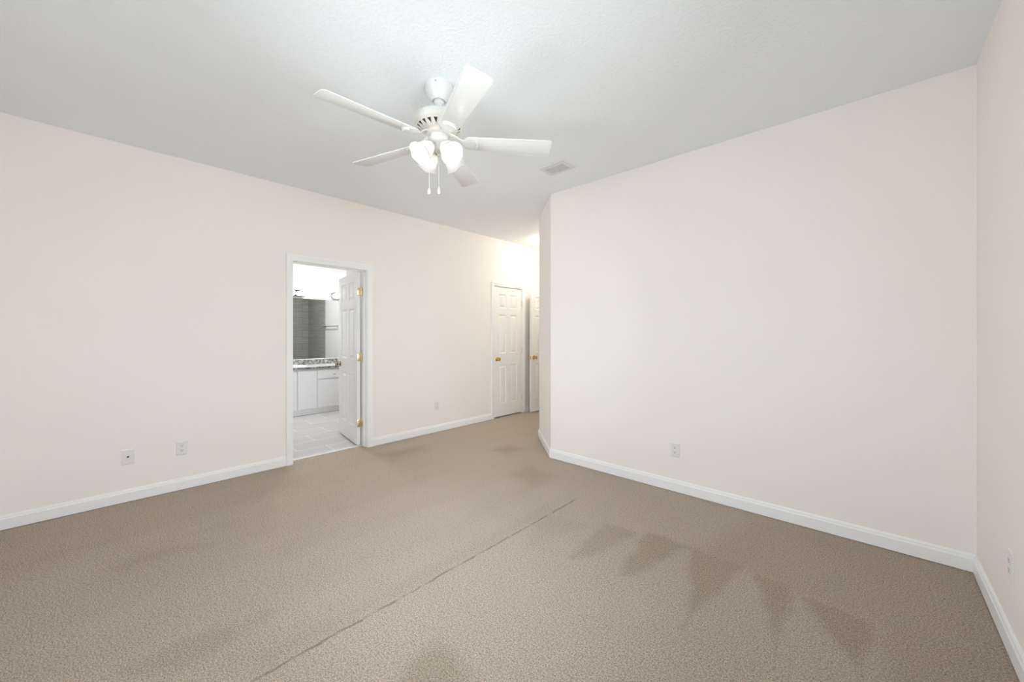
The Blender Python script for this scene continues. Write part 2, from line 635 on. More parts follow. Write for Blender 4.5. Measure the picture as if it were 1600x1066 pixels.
# ceiling and floors
bm = bmesh.new()
prism(bm, [(BATH_X - WT, YR - WT), (XR + WT, YR - WT), (XR + WT, 7.4), (BATH_X - WT, 7.4)], CEIL, CEIL + 0.1)
struct(link_mesh('ceiling', bm, M['ceiling']))
bm = bmesh.new()
prism(bm, [(XL - WT, YR - WT), (XR + WT, YR - WT), (XR + WT, 7.32), (XL - WT, 7.32)], -0.12, 0)
prism(bm, rect(-5.14, XL - WT, 3.62, 5.32), -0.12, 0)
struct(link_mesh('floor', bm, M['carpet']))
bm = bmesh.new()
prism(bm, [(BATH_X - WT, BATH_Y0 - WT), (XL - WT, BATH_Y0 - WT), (XL - WT, BATH_Y1 + WT), (BATH_X - WT, BATH_Y1 + WT)], -0.12, -0.004)
struct(link_mesh('floor_bath', bm, M['floor_tile']))
bm = bmesh.new()
box(bm, (XL - WT - 0.05, BD0, -0.003), (XL - WT + 0.004, BD1, 0.006), 0.002)
struct(link_mesh('trim_threshold', bm, M['marble']))

# tiled shower lining
bm = bmesh.new()
box(bm, (xa - 0.012, 2.46, 0), (xa, BATH_Y1, CEIL), mat=0)
struct(link_mesh('wall_shower_back', bm, M['tile_y']))
bm = bmesh.new()
box(bm, (SHX, BATH_Y1 - 0.012, 0), (xa - 0.012, BATH_Y1, CEIL))
box(bm, (SHX, 2.46, 0), (xa - 0.012, 2.472, CEIL))
struct(link_mesh('wall_shower_side', bm, M['tile_x']))

# baseboards
BB = [(0, 0.004), (0.015, 0.004), (0.015, 0.072), (0.011, 0.080), (0.010, 0.088), (0.005, 0.097), (0, 0.097)]


def baseboard(name, path):
    bm = bmesh.new()
    sweep(bm, path, BB, 1.0)
    return struct(link_mesh(name, bm, M['trim']))


CW = 0.060   # casing width
# (room interior lies to the left of each path)
baseboard('baseboard_left', [(XL, BD0 - CW - 0.004), (XL, YR)][::1])
baseboard('baseboard_left_middle', [(XL, CD0 - CW - 0.004), (XL, BD1 + CW + 0.004)])
baseboard('baseboard_left_hall', [(XL, HALL_END), (XL, CD1 + CW + 0.004)])
baseboard('baseboard_back', [(XR, YB), (-2.445, YB), (HALL_X, HALL_Y0), (HALL_X, HALL_END)])
baseboard('baseboard_right', [(XR, YR), (XR, YB - 0.0155)])
baseboard('baseboard_rear', [(XL + 0.016, YR), (XR - 0.016, YR)])


# door casings and jambs -------------------------------------------------
def casing(name, wall_pt, along, out, a0, a1, h, depth):
    """wall_pt: xy of a=0 on the wall face; along/out: unit xy. Casing on the face, jamb lining through the wall (depth)."""
    al, ou, w0 = Vector((*along, 0)), Vector((*out, 0)), Vector((*wall_pt, 0))

    def P(a, o, z):
        return w0 + al * a + ou * o + Vector((0, 0, z))
    prof = [(0.005, 0.0), (0.005, 0.010), (0.018, 0.012), (0.030, 0.013), (0.048, 0.018), (0.060, 0.018), (0.063, 0.014), (0.063, 0.0)]
    bm = bmesh.new()
    cols = []
    for (o_, t_) in prof:
        cols.append([bm.verts.new(P(a0 - o_, t_, 0.002)), bm.verts.new(P(a0 - o_, t_, h + o_)),
                     bm.verts.new(P(a1 + o_, t_, h + o_)), bm.verts.new(P(a1 + o_, t_, 0.002))])
    k = len(prof)
    for i in range(k):
        j = (i + 1) % k
        for s in range(3):
            bm.faces.new([cols[i][s], cols[i][s + 1], cols[j][s + 1], cols[j][s]])
    bm.faces.new([c_[0] for c_ in cols])
    bm.faces.new([c_[3] for c_ in cols][::-1])

    def lbox(a_lo, a_hi, o_lo, o_hi, z_lo, z_hi):
        q0, q1 = P(a_lo, o_lo, z_lo), P(a_hi, o_hi, z_hi)
        lo = (min(q0.x, q1.x), min(q0.y, q1.y), z_lo)
        hi = (max(q0.x, q1.x), max(q0.y, q1.y), z_hi)
        box(bm, lo, hi)
    t = J
    lbox(a0 - t, a0, -depth, 0, 0.0, h + t)
    lbox(a1, a1 + t, -depth, 0, 0.0, h + t)
    lbox(a0, a1, -depth, 0, h, h + t)
    return bm, lbox


bm, lb = casing('c', (XL, 0), (0, 1), (1, 0), BD0, BD1, BDH, WT + 0.012)
# stop beads inside the bath jamb (the door shuts against them from the bath side)
for a in ((BD0, BD0 + 0.010), (BD1 - 0.010, BD1)):
    lb(a[0], a[1], -0.085, -0.055, 0.006, BDH)
lb(BD0, BD1, -0.085, -0.055, BDH - 0.010, BDH)
trim1 = struct(link_mesh('trim_1', bm, M['trim']))
bm, lb = casing('c', (XL, 0), (0, 1), (1, 0), CD0, CD1, CDH, WT)
for a in ((CD0, CD0 + 0.010), (CD1 - 0.010, CD1)):
    lb(a[0], a[1], -0.075, -0.045, 0.006, CDH)
lb(CD0, CD1, -0.075, -0.045, CDH - 0.010, CDH)
trim2 = struct(link_mesh('trim_2', bm, M['trim']))
bm, lb = casing('c', (0, HALL_END), (1, 0), (0, -1), ED0, ED1, EDH, WT)
trim3 = struct(link_mesh('trim_3', bm, M['trim']))
# strike plate in the bath jamb is out of sight; the hinge leaves are on the doors below


# ------------------------------------------------------------------ six-panel doors
def door_leaf_bm(w, h, t, z0=0.0):
    """leaf in local xz, x 0..w from the hinge edge, y -t/2..t/2; raised panels on both faces"""
    stile, mid = 0.112, 0.095
    cw = (w - 2 * stile - mid) / 2
    xsp = [0, stile, stile + cw, stile + cw + mid, w - stile, w]
    zsp = [z0, 0.21, 0.81, 0.99, 1.59, 1.69, 1.905, h]
    bm = bmesh.new()
    for sgn in (-1, 1):
        y = sgn * t / 2

        def V(x, z, d):
            return bm.verts.new((x, y - sgn * d, z))
        for i in range(5):
            for j in range(7):
                x0, x1, q0, q1 = xsp[i], xsp[i + 1], zsp[j], zsp[j + 1]
                if i in (1, 3) and j in (1, 3, 5):
                    rings = []
                    for ins, dep in ((0, 0), (0.006, 0.006), (0.014, 0.010), (0.020, 0.010), (0.042, 0.003), (0.046, 0.002)):
                        rings.append([V(x0 + ins, q0 + ins, dep), V(x1 - ins, q0 + ins, dep), V(x1 - ins, q1 - ins, dep), V(x0 + ins, q1 - ins, dep)])
                    for a, b_ in zip(rings, rings[1:]):
                        for k in range(4):
                            bm.faces.new([a[k], a[(k + 1) % 4], b_[(k + 1) % 4], b_[k]])
                    bm.faces.new(rings[-1])
                else:
                    bm.faces.new([V(x0, q0, 0), V(x1, q0, 0), V(x1, q1, 0), V(x0, q1, 0)])
    f, k = -t / 2, t / 2
    for quad in ([(0, f, z0), (0, k, z0), (0, k, h), (0, f, h)], [(w, f, z0), (w, k, z0), (w, k, h), (w, f, h)],
                 [(0, f, z0), (w, f, z0), (w, k, z0), (0, k, z0)], [(0, f, h), (w, f, h), (w, k, h), (0, k, h)]):
        bm.faces.new([bm.verts.new(q) for q in quad])
    bmesh.ops.remove_doubles(bm, verts=bm.verts, dist=0.0002)
    return bm


KNOB = [(0, 0), (0.032, 0), (0.033, 0.004), (0.028, 0.009), (0.014, 0.012), (0.011, 0.018), (0.011, 0.030), (0.018, 0.034),
        (0.026, 0.042), (0.028, 0.050), (0.026, 0.058), (0.018, 0.063), (0.008, 0.065), (0, 0.065)]


def add_knobs(door, w, t, mat, z=0.905):
    for sgn in (-1, 1):
        bm = bmesh.new()
        lathe(bm, KNOB, 24, axis_matrix((w - 0.062, sgn * t / 2, z), (0, sgn, 0)))
        link_mesh('door_knob', bm, mat, door, True)
    bm = bmesh.new()
    box(bm, (w - 0.001, -0.012, z - 0.028), (w + 0.0015, 0.012, z + 0.028), 0.0)
    box(bm, (w + 0.001, -0.006, z - 0.008), (w + 0.010, 0.006, z + 0.008), 0.002)
    link_mesh('latch', bm, mat, door)


def add_hinges(door, pin_xy, mat, flat=None, zs=(0.26, 1.02, 1.78)):
    for z in zs:
        bm = bmesh.new()
        px, py = pin_xy
        prof = [(0, -0.050), (0.004, -0.049), (0.0065, -0.045)]
        for k in range(3):
            prof += [(0.0065, -0.045 + 0.03 * k + 0.001), (0.0065, -0.045 + 0.03 * k + 0.028), (0.0055, -0.045 + 0.03 * k + 0.029)]
        prof += [(0.0065, 0.045), (0.004, 0.049), (0, 0.050)]
        lathe(bm, prof, 14, Matrix.Translation((px, py, z)))
        if flat:
            for lo, hi in flat:
                box(bm, (lo[0], lo[1], z - 0.045), (hi[0], hi[1], z + 0.045), 0.001)
        link_mesh('hinge', bm, mat, door, True)


# bathroom door (swung into the bathroom) : local x runs from the hinge to the free edge
T = 0.035
W1 = BD1 - BD0 - 0.006
door1 = link_mesh('door_1', door_leaf_bm(W1, 2.005, T, 0.012), M['door'], loc=(XL - WT - 0.020, BD1 - 0.031, 0))
struct(door1)
door1.rotation_euler = (0, 0, math.radians(180 - 8.8))
add_knobs(door1, W1, T, M['bronze'])
# pin beside the hinge edge; one plate on the leaf's edge, one running to the jamb
add_hinges(door1, (-0.006, -0.024), M['hinge_brass'],
           flat=[((-0.0025, -0.017), (0.0005, 0.016)), ((-0.036, -0.0265), (-0.004, -0.0235))])

# closed closet door, hinged at its far side, shut flush with the hall
W2 = CD1 - CD0 - 0.006
door2 = link_mesh('door_2', door_leaf_bm(W2, 2.013, T, 0.018), M['door'], loc=(XL - 0.006 - T / 2, CD1 - 0.003, 0))
struct(door2)
door2.rotation_euler = (0, 0, -PI / 2)
add_knobs(door2, W2, T, M['brass'])
add_hinges(door2, (-0.002, T / 2 + 0.006), M['hinge_brass'])

# open hall-end door, lying back along the left wall
W3 = ED1 - ED0 - 0.006
door3 = link_mesh('door_3', door_leaf_bm(W3, 2.013, T, 0.012), M['door'], loc=(ED0 + 0.0195, HALL_END - 0.012, 0))
struct(door3)
door3.rotation_euler = (0, 0, math.radians(-90 - 1.0))
add_knobs(door3, W3, T, M['brass'])
add_hinges(door3, (-0.004, -T / 2 - 0.006), M['hinge_brass'])

# ------------------------------------------------------------------ windows behind the camera
for i, (side, x0, x1, z0, z1) in enumerate(WINDOWS):
    # local x runs along the wall, local +y into the room, origin on the inner wall face
    loc, rz = ((0, YR, 0), 0.0) if side == 'rear' else ((XR, 0, 0), PI / 2)
    bm = bmesh.new()
    y0, y1 = -0.10, -0.03
    f = 0.045
    for lo, hi in (((x0, y0, z0), (x0 + f, y1, z1)), ((x1 - f, y0, z0), (x1, y1, z1)),
                   ((x0 + f, y0, z0), (x1 - f, y1, z0 + f)), ((x0 + f, y0, z1 - f), (x1 - f, y1, z1)),
                   ((x0 + f, y0 + 0.01, (z0 + z1) / 2 - 0.02), (x1 - f, y1 - 0.01, (z0 + z1) / 2 + 0.02))):
        box(bm, lo, hi)
    wf = struct(link_mesh('window_%d' % (i + 1), bm, M['trim'], loc=loc))
    wf.rotation_euler = (0, 0, rz)
    bm = bmesh.new()
    box(bm, (x0 + f, y0 + 0.032, z0 + f), (x1 - f, y0 + 0.036, z1 - f))
    link_mesh('pane', bm, M['pane'], wf)
    bm = bmesh.new()
    box(bm, (x0 - 0.05, -0.03, z0 - 0.03), (x1 + 0.05, 0.04, z0 - 0.002), 0.004)
    link_mesh('window_sill', bm, M['trim'], wf)

# ------------------------------------------------------------------ ceiling fan
FX, FY = -1.859, 1.376
fan = empty('ceiling_fan', (FX, FY, CEIL))
tag(fan, 'white five-blade ceiling fan with four lit frosted tulip shades, hanging from the ceiling', 'ceiling fan')

bm = bmesh.new()
lathe(bm, [(0, 0), (0.079, 0), (0.080, -0.010), (0.078, -0.022), (0.074, -0.038), (0.064, -0.060), (0.052, -0.078), (0.044, -0.088),
           (0.041, -0.092), (0.036, -0.092), (0.034, -0.086), (0, -0.086)], 48)
canopy = link_mesh('canopy', bm, M['fan_white'], fan, True)
for a in (-50, 70, 190):
    bm = bmesh.new()
    ar = math.radians(a)
    lathe(bm, [(0, 0), (0.0035, 0), (0.0035, 0.003), (0.001, 0.004), (0, 0.003)], 12,
          axis_matrix((0.0785 * math.cos(ar), 0.0785 * math.sin(ar), -0.018), (math.cos(ar), math.sin(ar), 0)))
    link_mesh('screw', bm, M['steel'], canopy, True)
bm = bmesh.new()
lathe(bm, [(0, -0.080), (0.026, -0.080), (0.031, -0.090), (0.031, -0.100), (0.024, -0.108), (0.0205, -0.110), (0.0205, -0.158),
           (0.030, -0.162), (0.034, -0.174), (0, -0.174)], 32)
link_mesh('downrod', bm, M['fan_white'], fan, True)
bm = bmesh.new()
lathe(bm, [(0, -0.170), (0.050, -0.171), (0.095, -0.175), (0.122, -0.182), (0.133, -0.191), (0.137, -0.203), (0.137, -0.228),
           (0.130, -0.232), (0, -0.232)], 64)
motor = link_mesh('motor_housing', bm, M['fan_white'], fan, True)

# vented lower flange: real triangular openings, then a dark cavity behind
bm = bmesh.new()
NV = 20
R_OUT, R_IN = 0.137, 0.066
Z_OUT, Z_IN = -0.240, -0.270


def vent_pt(r, a, dz=0.0):
    f = (r - R_IN) / (R_OUT - R_IN)
    z = Z_IN + (Z_OUT - Z_IN) * (f ** 1.6)
    return Vector((r * math.cos(a), r * math.sin(a), z + dz))


STEP = 2 * PI / NV
ro, ri = 0.124, 0.094
SUB = 4


def vface(pts):
    bm.faces.new([bm.verts.new(q) for q in pts])


for k in range(NV):
    a0 = k * STEP
    a1 = a0 + STEP
    am = a0 + STEP / 2
    hw = STEP * 0.30
    for s in range(SUB):
        b0, b1 = a0 + STEP * s / SUB, a0 + STEP * (s + 1) / SUB
        for ra, rb in ((0.134, R_OUT), (0.129, 0.134), (ro, 0.129), (0.078, ri), (R_IN, 0.078)):
            vface([vent_pt(ra, b0), vent_pt(ra, b1), vent_pt(rb, b1), vent_pt(rb, b0)])
    tl, tr_, tip = vent_pt(ro, am - hw), vent_pt(ro, am + hw), vent_pt(ri, am)
    vface([vent_pt(ri, a0), tip, tl, vent_pt(ro, a0)])
    vface([tip, vent_pt(ri, a1), vent_pt(ro, a1), tr_])
bmesh.ops.remove_doubles(bm, verts=bm.verts, dist=0.0004)
# give the sheet thickness
geom = bmesh.ops.solidify(bm, geom=list(bm.faces), thickness=0.0025)
lathe(bm, [(R_OUT, Z_OUT), (0.140, Z_OUT + 0.002), (0.140, Z_OUT + 0.010), (0.134, Z_OUT + 0.012), (0.134, Z_OUT + 0.002), (R_OUT, Z_OUT)], 64)
vent_ring = link_mesh('vent_ring', bm, M['fan_cream'], fan)
bm = bmesh.new()
lathe(bm, [(0.066, -0.262), (0.085, -0.2585), (0.105, -0.248), (0.126, -0.2335), (0.064, -0.2335)], 48)
link_mesh('motor_core', bm, M['fan_dark'], vent_ring, True)

# hub the arms bolt to, and the switch housing below it
bm = bmesh.new()
lathe(bm, [(0, -0.262), (0.072, -0.262), (0.074, -0.266), (0.074, -0.284), (0.071, -0.288), (0.060, -0.290), (0, -0.290)], 48)
link_mesh('flywheel', bm, M['fan_cream'], fan, True)
bm = bmesh.new()
lathe(bm, [(0, -0.288), (0.050, -0.288), (0.0545, -0.292), (0.056, -0.297), (0.056, -0.314), (0.053, -0.324), (0.044, -0.332),
           (0.034, -0.336), (0.026, -0.340), (0.024, -0.348), (0.026, -0.355), (0.030, -0.362), (0.030, -0.380), (0.024, -0.388),
           (0.012, -0.394), (0.008, -0.400), (0.010, -0.406), (0.006, -0.412), (0, -0.413)], 40)
swh = link_mesh('switch_housing', bm, M['fan_white'], fan, True)
for a in (20, 140, 260):
    ar = math.radians(a)
    bm = bmesh.new()
    lathe(bm, [(0, 0), (0.003, 0), (0.003, 0.002), (0, 0.003)], 10,
          axis_matrix((0.0555 * math.cos(ar), 0.0555 * math.sin(ar), -0.305), (math.cos(ar), math.sin(ar), 0)))
    link_mesh('screw', bm, M['steel'], swh, True)

# blades and their arms
BZ = -0.325
PITCH = math.radians(-12)


def blade_bm():
    bm = bmesh.new()
    s0, s1 = 0.145, 0.670
    w0, w1 = 0.054, 0.071
    rc = 0.024
    out = []
    n = 8
    # root: softly rounded end
    for i in range(n + 1):
        a = PI / 2 + PI * i / n
        out.append((s0 + 0.035 + 0.035 * math.cos(a), w0 * math.copysign(abs(math.sin(a)) ** 0.6, math.sin(a)) * 1.0))
    # tip corners
    for cy, a0 in ((-(w1 - rc), -PI / 2), (w1 - rc, 0)):
        for i in range(n + 1):
            a = a0 + (PI / 2) * i / n
            out.append((s1 - rc + rc * math.cos(a), cy + rc * math.sin(a)))
    rows = []
    for z, ins in ((-0.003, 0.0012), (-0.0018, 0.0), (0.0018, 0.0), (0.003, 0.0012)):
        cx = (s0 + s1) / 2
        rows.append([bm.verts.new((x + (-ins if x > cx else ins), y - math.copysign(ins, y), z)) for x, y in out])
    k = len(out)
    for a, b_ in zip(rows, rows[1:]):
        for i in range(k):
            bm.faces.new([a[i], a[(i + 1) % k], b_[(i + 1) % k], b_[i]])
    bm.faces.new(rows[0][::-1])
    bm.faces.new(rows[-1])
    bmesh.ops.rotate(bm, cent=(0, 0, 0), matrix=Matrix.Rotation(PITCH, 3, 'X'), verts=bm.verts)
    bmesh.ops.translate(bm, vec=(0, 0, BZ), verts=bm.verts)
    return bm


def arm_bm():
    """blade iron: narrow neck from the hub, spreading into an oval cup under the blade"""
    bm = bmesh.new()
    # (s, half width, underside z offset, twist fraction)
    st = [(0.060, 0.015, -0.284, 0), (0.085, 0.0145, -0.289, 0), (0.105, 0.0135, -0.299, 0.2), (0.122, 0.016, BZ + 0.010, 0.5),
          (0.138, 0.024, BZ - 0.002, 0.8), (0.155, 0.034, BZ - 0.0055, 1), (0.172, 0.040, BZ - 0.0055, 1), (0.190, 0.043, BZ - 0.0055, 1),
          (0.206, 0.042, BZ - 0.0055, 1), (0.220, 0.036, BZ - 0.0055, 1), (0.229, 0.027, BZ - 0.005, 1), (0.234, 0.012, BZ - 0.005, 1)]
    NT = 12
    top, bot = [], []
    for s, w, z, tw in st:
        rt, rb = [], []
        for i in range(NT + 1):
            t = -1 + 2 * i / NT
            y = w * t
            # domed underside with two raised ribs
            dome = 0.004 * (1 - t * t) * (0.4 + 0.6 * min(1, (0.25 - s) / 0.09))
            rib = 0.0022 * (math.exp(-((abs(t) - 0.55) / 0.14) ** 2)) * (1 if 0.13 < s < 0.225 else 0)
            zz = y * math.tan(PITCH) * tw
            rb.append(bm.verts.new((s, y, z + zz - dome - rib)))
            rt.append(bm.verts.new((s, y, z + zz + 0.0045)))
        top.append(rt)
        bot.append(rb)
    for rows in (top, bot):
        for a, b_ in zip(rows, rows[1:]):
            for i in range(NT):
                bm.faces.new([a[i], a[i + 1], b_[i + 1], b_[i]])
    for a in range(len(st) - 1):
        for e_ in (0, NT):
            bm.faces.new([top[a][e_], top[a + 1][e_], bot[a + 1][e_], bot[a][e_]])
    for e_ in (0, -1):
        for i in range(NT):
            bm.faces.new([top[e_][i], top[e_][i + 1], bot[e_][i + 1], bot[e_][i]])
    return bm


def cup_bm():
    """shallow crescent scoop at the outer end of a blade arm"""
    bm = bmesh.new()
    rows = []
    n = 14
    for i in range(n + 1):
        t = -1 + 2 * i / n
        y = 0.036 * t
        bow = 0.225 - 0.014 * t * t
        thick = 0.011 * (1 - t * t) + 0.0006
        zz = y * math.tan(PITCH)
        rows.append([bm.verts.new((bow - thick, y, BZ - 0.013 + zz)), bm.verts.new((bow - thick * 0.2, y, BZ - 0.0155 + zz)),
                     bm.verts.new((bow + 0.004, y, BZ - 0.011 + zz)), bm.verts.new((bow + 0.003, y, BZ - 0.002 + zz)),
                     bm.verts.new((bow - thick, y, BZ - 0.002 + zz))])
    for a, b_ in zip(rows, rows[1:]):
        for i in range(5):
            bm.faces.new([a[i], a[(i + 1) % 5], b_[(i + 1) % 5], b_[i]])
    bm.faces.new(rows[0])
    bm.faces.new(rows[-1][::-1])
    return bm


arm0 = link_mesh('blade_arm', arm_bm(), M['fan_white'], fan, True)
cup0 = link_mesh('arm_scoop', cup_bm(), M['fan_white'], arm0, True)
blade0 = link_mesh('blade', blade_bm(), M['fan_white'], fan, True)
for i, az in enumerate((-21.2, 50.8, 122.8, 194.8, 266.8)):
    if i == 0:
        a_, b_ = arm0, blade0
    else:
        a_, b_, c_ = arm0.copy(), blade0.copy(), cup0.copy()
        for q in (a_, b_, c_):
            COL.objects.link(q)
        a_.parent = b_.parent = fan
        c_.parent = a_
    a_.rotation_euler = b_.rotation_euler = (0, 0, math.radians(az))

# light kit: four arms with sockets, shades and bulbs (built along local +x, then turned)
TILT = math.radians(-43)
S_ORG = Vector((0.051, 0, -0.364))
S_DIR = Vector((math.cos(TILT), 0, math.sin(TILT)))
SM = axis_matrix(S_ORG, S_DIR)


def shade_bm():
    prof = [(0.024, 0.000), (0.027, 0.004), (0.031, 0.014), (0.037, 0.026), (0.043, 0.040), (0.0465, 0.054), (0.0485, 0.068),
            (0.0515, 0.082), (0.0575, 0.095), (0.0655, 0.106), (0.0685, 0.110)]
    inner = [(r - 0.003, z) for r, z in prof[::-1]]
    zs = prof + inner
    bm = bmesh.new()
    seg = 48
    rings = []
    for r, z in zs:
        f = max(0.0, (z - 0.05) / 0.06)
        ring = []
        for i in range(seg):
            a = 2 * PI * i / seg
            w = math.cos(6 * a)
            q = r * (1 + 0.012 * f * f * w)
            ring.append(bm.verts.new(SM @ Vector((q * math.cos(a), q * math.sin(a), z + 0.003 * f * f * w))))
        rings.append(ring)
    for k in range(len(rings)):
        a, b_ = rings[k], rings[(k + 1) % len(rings)]
        for i in range(seg):
            bm.faces.new([a[i], a[(i + 1) % seg], b_[(i + 1) % seg], b_[i]])
    return bm


bm = bmesh.new()
tube(bm, [(0.018, 0, -0.372), (0.032, 0, -0.360), (0.042, 0, -0.357), tuple(S_ORG + S_DIR * 0.002)], 0.008, 12)
lathe(bm, [(0, -0.012), (0.016, -0.010), (0.024, -0.002), (0.026, 0.004), (0.026, 0.012), (0.020, 0.014), (0.014, 0.026), (0, 0.026)], 24, SM)
arm_l0 = link_mesh('lamp_arm', bm, M['fan_white'], fan, True)
shade0 = link_mesh('lamp_shade', shade_bm(), M['shade'], fan, True)
bm = bmesh.new()
lathe(bm, [(0, 0.024), (0.011, 0.026), (0.013, 0.034), (0.018, 0.048), (0.0215, 0.060), (0.021, 0.072), (0.016, 0.082), (0.008, 0.087), (0, 0.088)], 20, SM)
bulb0 = link_mesh('bulb', bm, M['fan_bulb'], shade0, True)
for i, az in enumerate((87.8, 177.8, 267.8, 357.8)):
    if i == 0:
        a_, s_ = arm_l0, shade0
    else:
        a_, s_, u_ = arm_l0.copy(), shade0.copy(), bulb0.copy()
        for q in (a_, s_, u_):
            COL.objects.link(q)
        a_.parent = s_.parent = fan
        u_.parent = s_
    a_.rotation_euler = s_.rotation_euler = (0, 0, math.radians(az))

# pull chains with fobs
for (cx, cy, zt, zb) in ((-0.040, -0.040, -0.322, -0.597), (0.008, -0.006, -0.406, -0.597)):
    bm = bmesh.new()
    prof = [(0, zt + 0.004)]
    z = zt
    while z > zb:
        prof += [(0.0008, z), (0.0017, z - 0.0015), (0.0017, z - 0.0025), (0.0008, z - 0.004)]
        z -= 0.004
    prof.append((0, zb - 0.001))
    lathe(bm, prof, 8, Matrix.Translation((cx, cy, 0)))
    ch = link_mesh('pull_chain', bm, M['fan_white'], fan, True)
    bm = bmesh.new()
    lathe(bm, [(0, zb + 0.002), (0.003, zb), (0.004, zb - 0.006), (0.0075, zb - 0.013), (0.0085, zb - 0.024), (0.008, zb - 0.034),
               (0.006, zb - 0.039), (0, zb - 0.040)], 16, Matrix.Translation((cx, cy, 0)))
    link_mesh('fob', bm, M['fan_white'], ch, True)

# ------------------------------------------------------------------ ceiling vent
vx0, vx1, vy0, vy1 = -2.150, -1.876, 2.656, 2.852
vent = empty('ceiling_vent', ((vx0 + vx1) / 2, (vy0 + vy1) / 2, CEIL))
tag(vent, 'white slatted air vent in the ceiling between the fan and the back wall', 'air vent')
hx, hy = (vx1 - vx0) / 2, (vy1 - vy0) / 2
bm = bmesh.new()
fw = 0.040
outer = [(-hx, -hy), (hx, -hy), (hx, hy), (-hx, hy)]
inner = [(-hx + fw, -hy + fw), (hx - fw, -hy + fw), (hx - fw, hy - fw), (-hx + fw, hy - fw)]
rings = []
for pts, z in ((outer, 0.0), (outer, -0.003), ([(x * 0.97, y * 0.96) for x, y in outer], -0.007), (inner, -0.011), (inner, -0.001)):
    rings.append([bm.verts.new((x, y, z)) for x, y in pts])
for a, b_ in zip(rings, rings[1:]):
    for k in range(4):
        bm.faces.new([a[k], a[(k + 1) % 4], b_[(k + 1) % 4], b_[k]])
link_mesh('frame', bm, M['vent'], vent)
bm = bmesh.new()
ns = 5
for k in range(ns):
    yc = -hy + fw + (k + 0.5) * (2 * hy - 2 * fw) / ns
    w = 0.010
    q = [(-hx + fw, yc - w * 0.6, -0.0066), (hx - fw, yc - w * 0.6, -0.0066), (hx - fw, yc + w * 0.6, -0.0088), (-hx + fw, yc + w * 0.6, -0.0088)]
    lo = [bm.verts.new(v) for v in q]
    hi = [bm.verts.new((v[0], v[1] - 0.0008, v[2] + 0.0012)) for v in q]
    bm.faces.new(lo)
    bm.faces.new(hi[::-1])
    for i in range(4):
        bm.faces.new([lo[i], lo[(i + 1) % 4], hi[(i + 1) % 4], hi[i]])
link_mesh('louvers', bm, M['vent'], vent)
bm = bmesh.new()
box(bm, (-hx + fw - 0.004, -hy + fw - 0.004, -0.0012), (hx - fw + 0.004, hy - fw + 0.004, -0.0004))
link_mesh('dark_backing', bm, M['duct'], vent)  # thin dark sheet standing in for the shade inside the duct


# ------------------------------------------------------------------ outlets
def plate_bm(w=0.072, h=0.118):
    bm = bmesh.new()
    rings = []
    for ins, d in ((0, 0), (0, 0.002), (0.002, 0.0042), (0.008, 0.006)):
        rings.append([bm.verts.new((x * (w / 2 - ins), -d, z * (h / 2 - ins))) for x, z in ((-1, -1), (1, -1), (1, 1), (-1, 1))])
    for a, b_ in zip(rings, rings[1:]):
        for k in range(4):
            bm.faces.new([a[k], a[(k + 1) % 4], b_[(k + 1) % 4], b_[k]])
    bm.faces.new(rings[0][::-1])
    bm.faces.new(rings[-1])
    return bm


def outlet(loc, rz, label, group='duplex wall outlets'):
    """local -y points into the room"""
    o = empty('wall_outlet', loc, rz)
    tag(o, label, 'outlet', group)
    link_mesh('cover_plate', plate_bm(), M['plastic'], o)
    for s in (-1, 1):
        bm = bmesh.new()
        zc = s * 0.0195
        pts = []
        for i in range(28):
            a = 2 * PI * i / 28
            pts.append((0.0172 * math.cos(a), max(-0.0135, min(0.0135, 0.0172 * math.sin(a)))))
        lo = [bm.verts.new((x, -0.004, zc + z)) for x, z in pts]
        hi = [bm.verts.new((x, -0.0078, zc + z)) for x, z in pts]
        bm.faces.new(hi)
        bm.faces.new(lo[::-1])
        for i in range(28):
            bm.faces.new([lo[i], lo[(i + 1) % 28], hi[(i + 1) % 28], hi[i]])
        r = link_mesh('receptacle', bm, M['plastic'], o)
        bm = bmesh.new()
        box(bm, (-0.0080, -0.0082, zc - 0.001), (-0.0055, -0.0070, zc + 0.009))
        box(bm, (0.0055, -0.0082, zc + 0.000), (0.0080, -0.0070, zc + 0.008))
        lathe(bm, [(0, 0), (0.003, 0), (0.003, 0.0012), (0, 0.0012)], 12, axis_matrix((0, -0.0070, zc - 0.007), (0, -1, 0)))
        link_mesh('slots', bm, M['slot'], r)
    bm = bmesh.new()
    lathe(bm, [(0, 0), (0.003, 0), (0.0028, 0.0012), (0, 0.0018)], 12, axis_matrix((0, -0.006, 0), (0, -1, 0)))
    link_mesh('screw', bm, M['plastic'], o, True)
    return o


outlet((XL, 0.495, 0.346), PI / 2, 'white duplex outlet on the left wall just right of the coaxial plate')
outlet((XL, 3.070, 0.346), PI / 2, 'white duplex outlet on the left wall between bathroom doorway and closet door')
outlet((-1.174, YB, 0.341), 0, 'white duplex outlet low on the long back wall')
outlet((XR, 2.526, 0.350), -PI / 2, 'white duplex outlet seen edge-on on the right wall above its baseboard')

cx_ = empty('coaxial_plate', (XL, 0.178, 0.346), PI / 2)
tag(cx_, 'white wall plate with a single dark cable jack, left of the outlet', 'wall plate')
link_mesh('cover_plate', plate_bm(), M['plastic'], cx_)
bm = bmesh.new()
lathe(bm, [(0, 0), (0.0075, 0), (0.0075, 0.003), (0.0055, 0.003), (0.0055, 0.010), (0.004, 0.010), (0.004, 0.005), (0, 0.005)], 16, axis_matrix((0, -0.006, 0), (0, -1, 0)))
link_mesh('cable_jack', bm, M['rubber'], cx_, True)
for s in (-1, 1):
    bm = bmesh.new()
    lathe(bm, [(0, 0), (0.003, 0), (0.0028, 0.0012), (0, 0.0018)], 12, axis_matrix((0, -0.006, s * 0.042), (0, -1, 0)))
    link_mesh('screw', bm, M['plastic'], cx_, True)

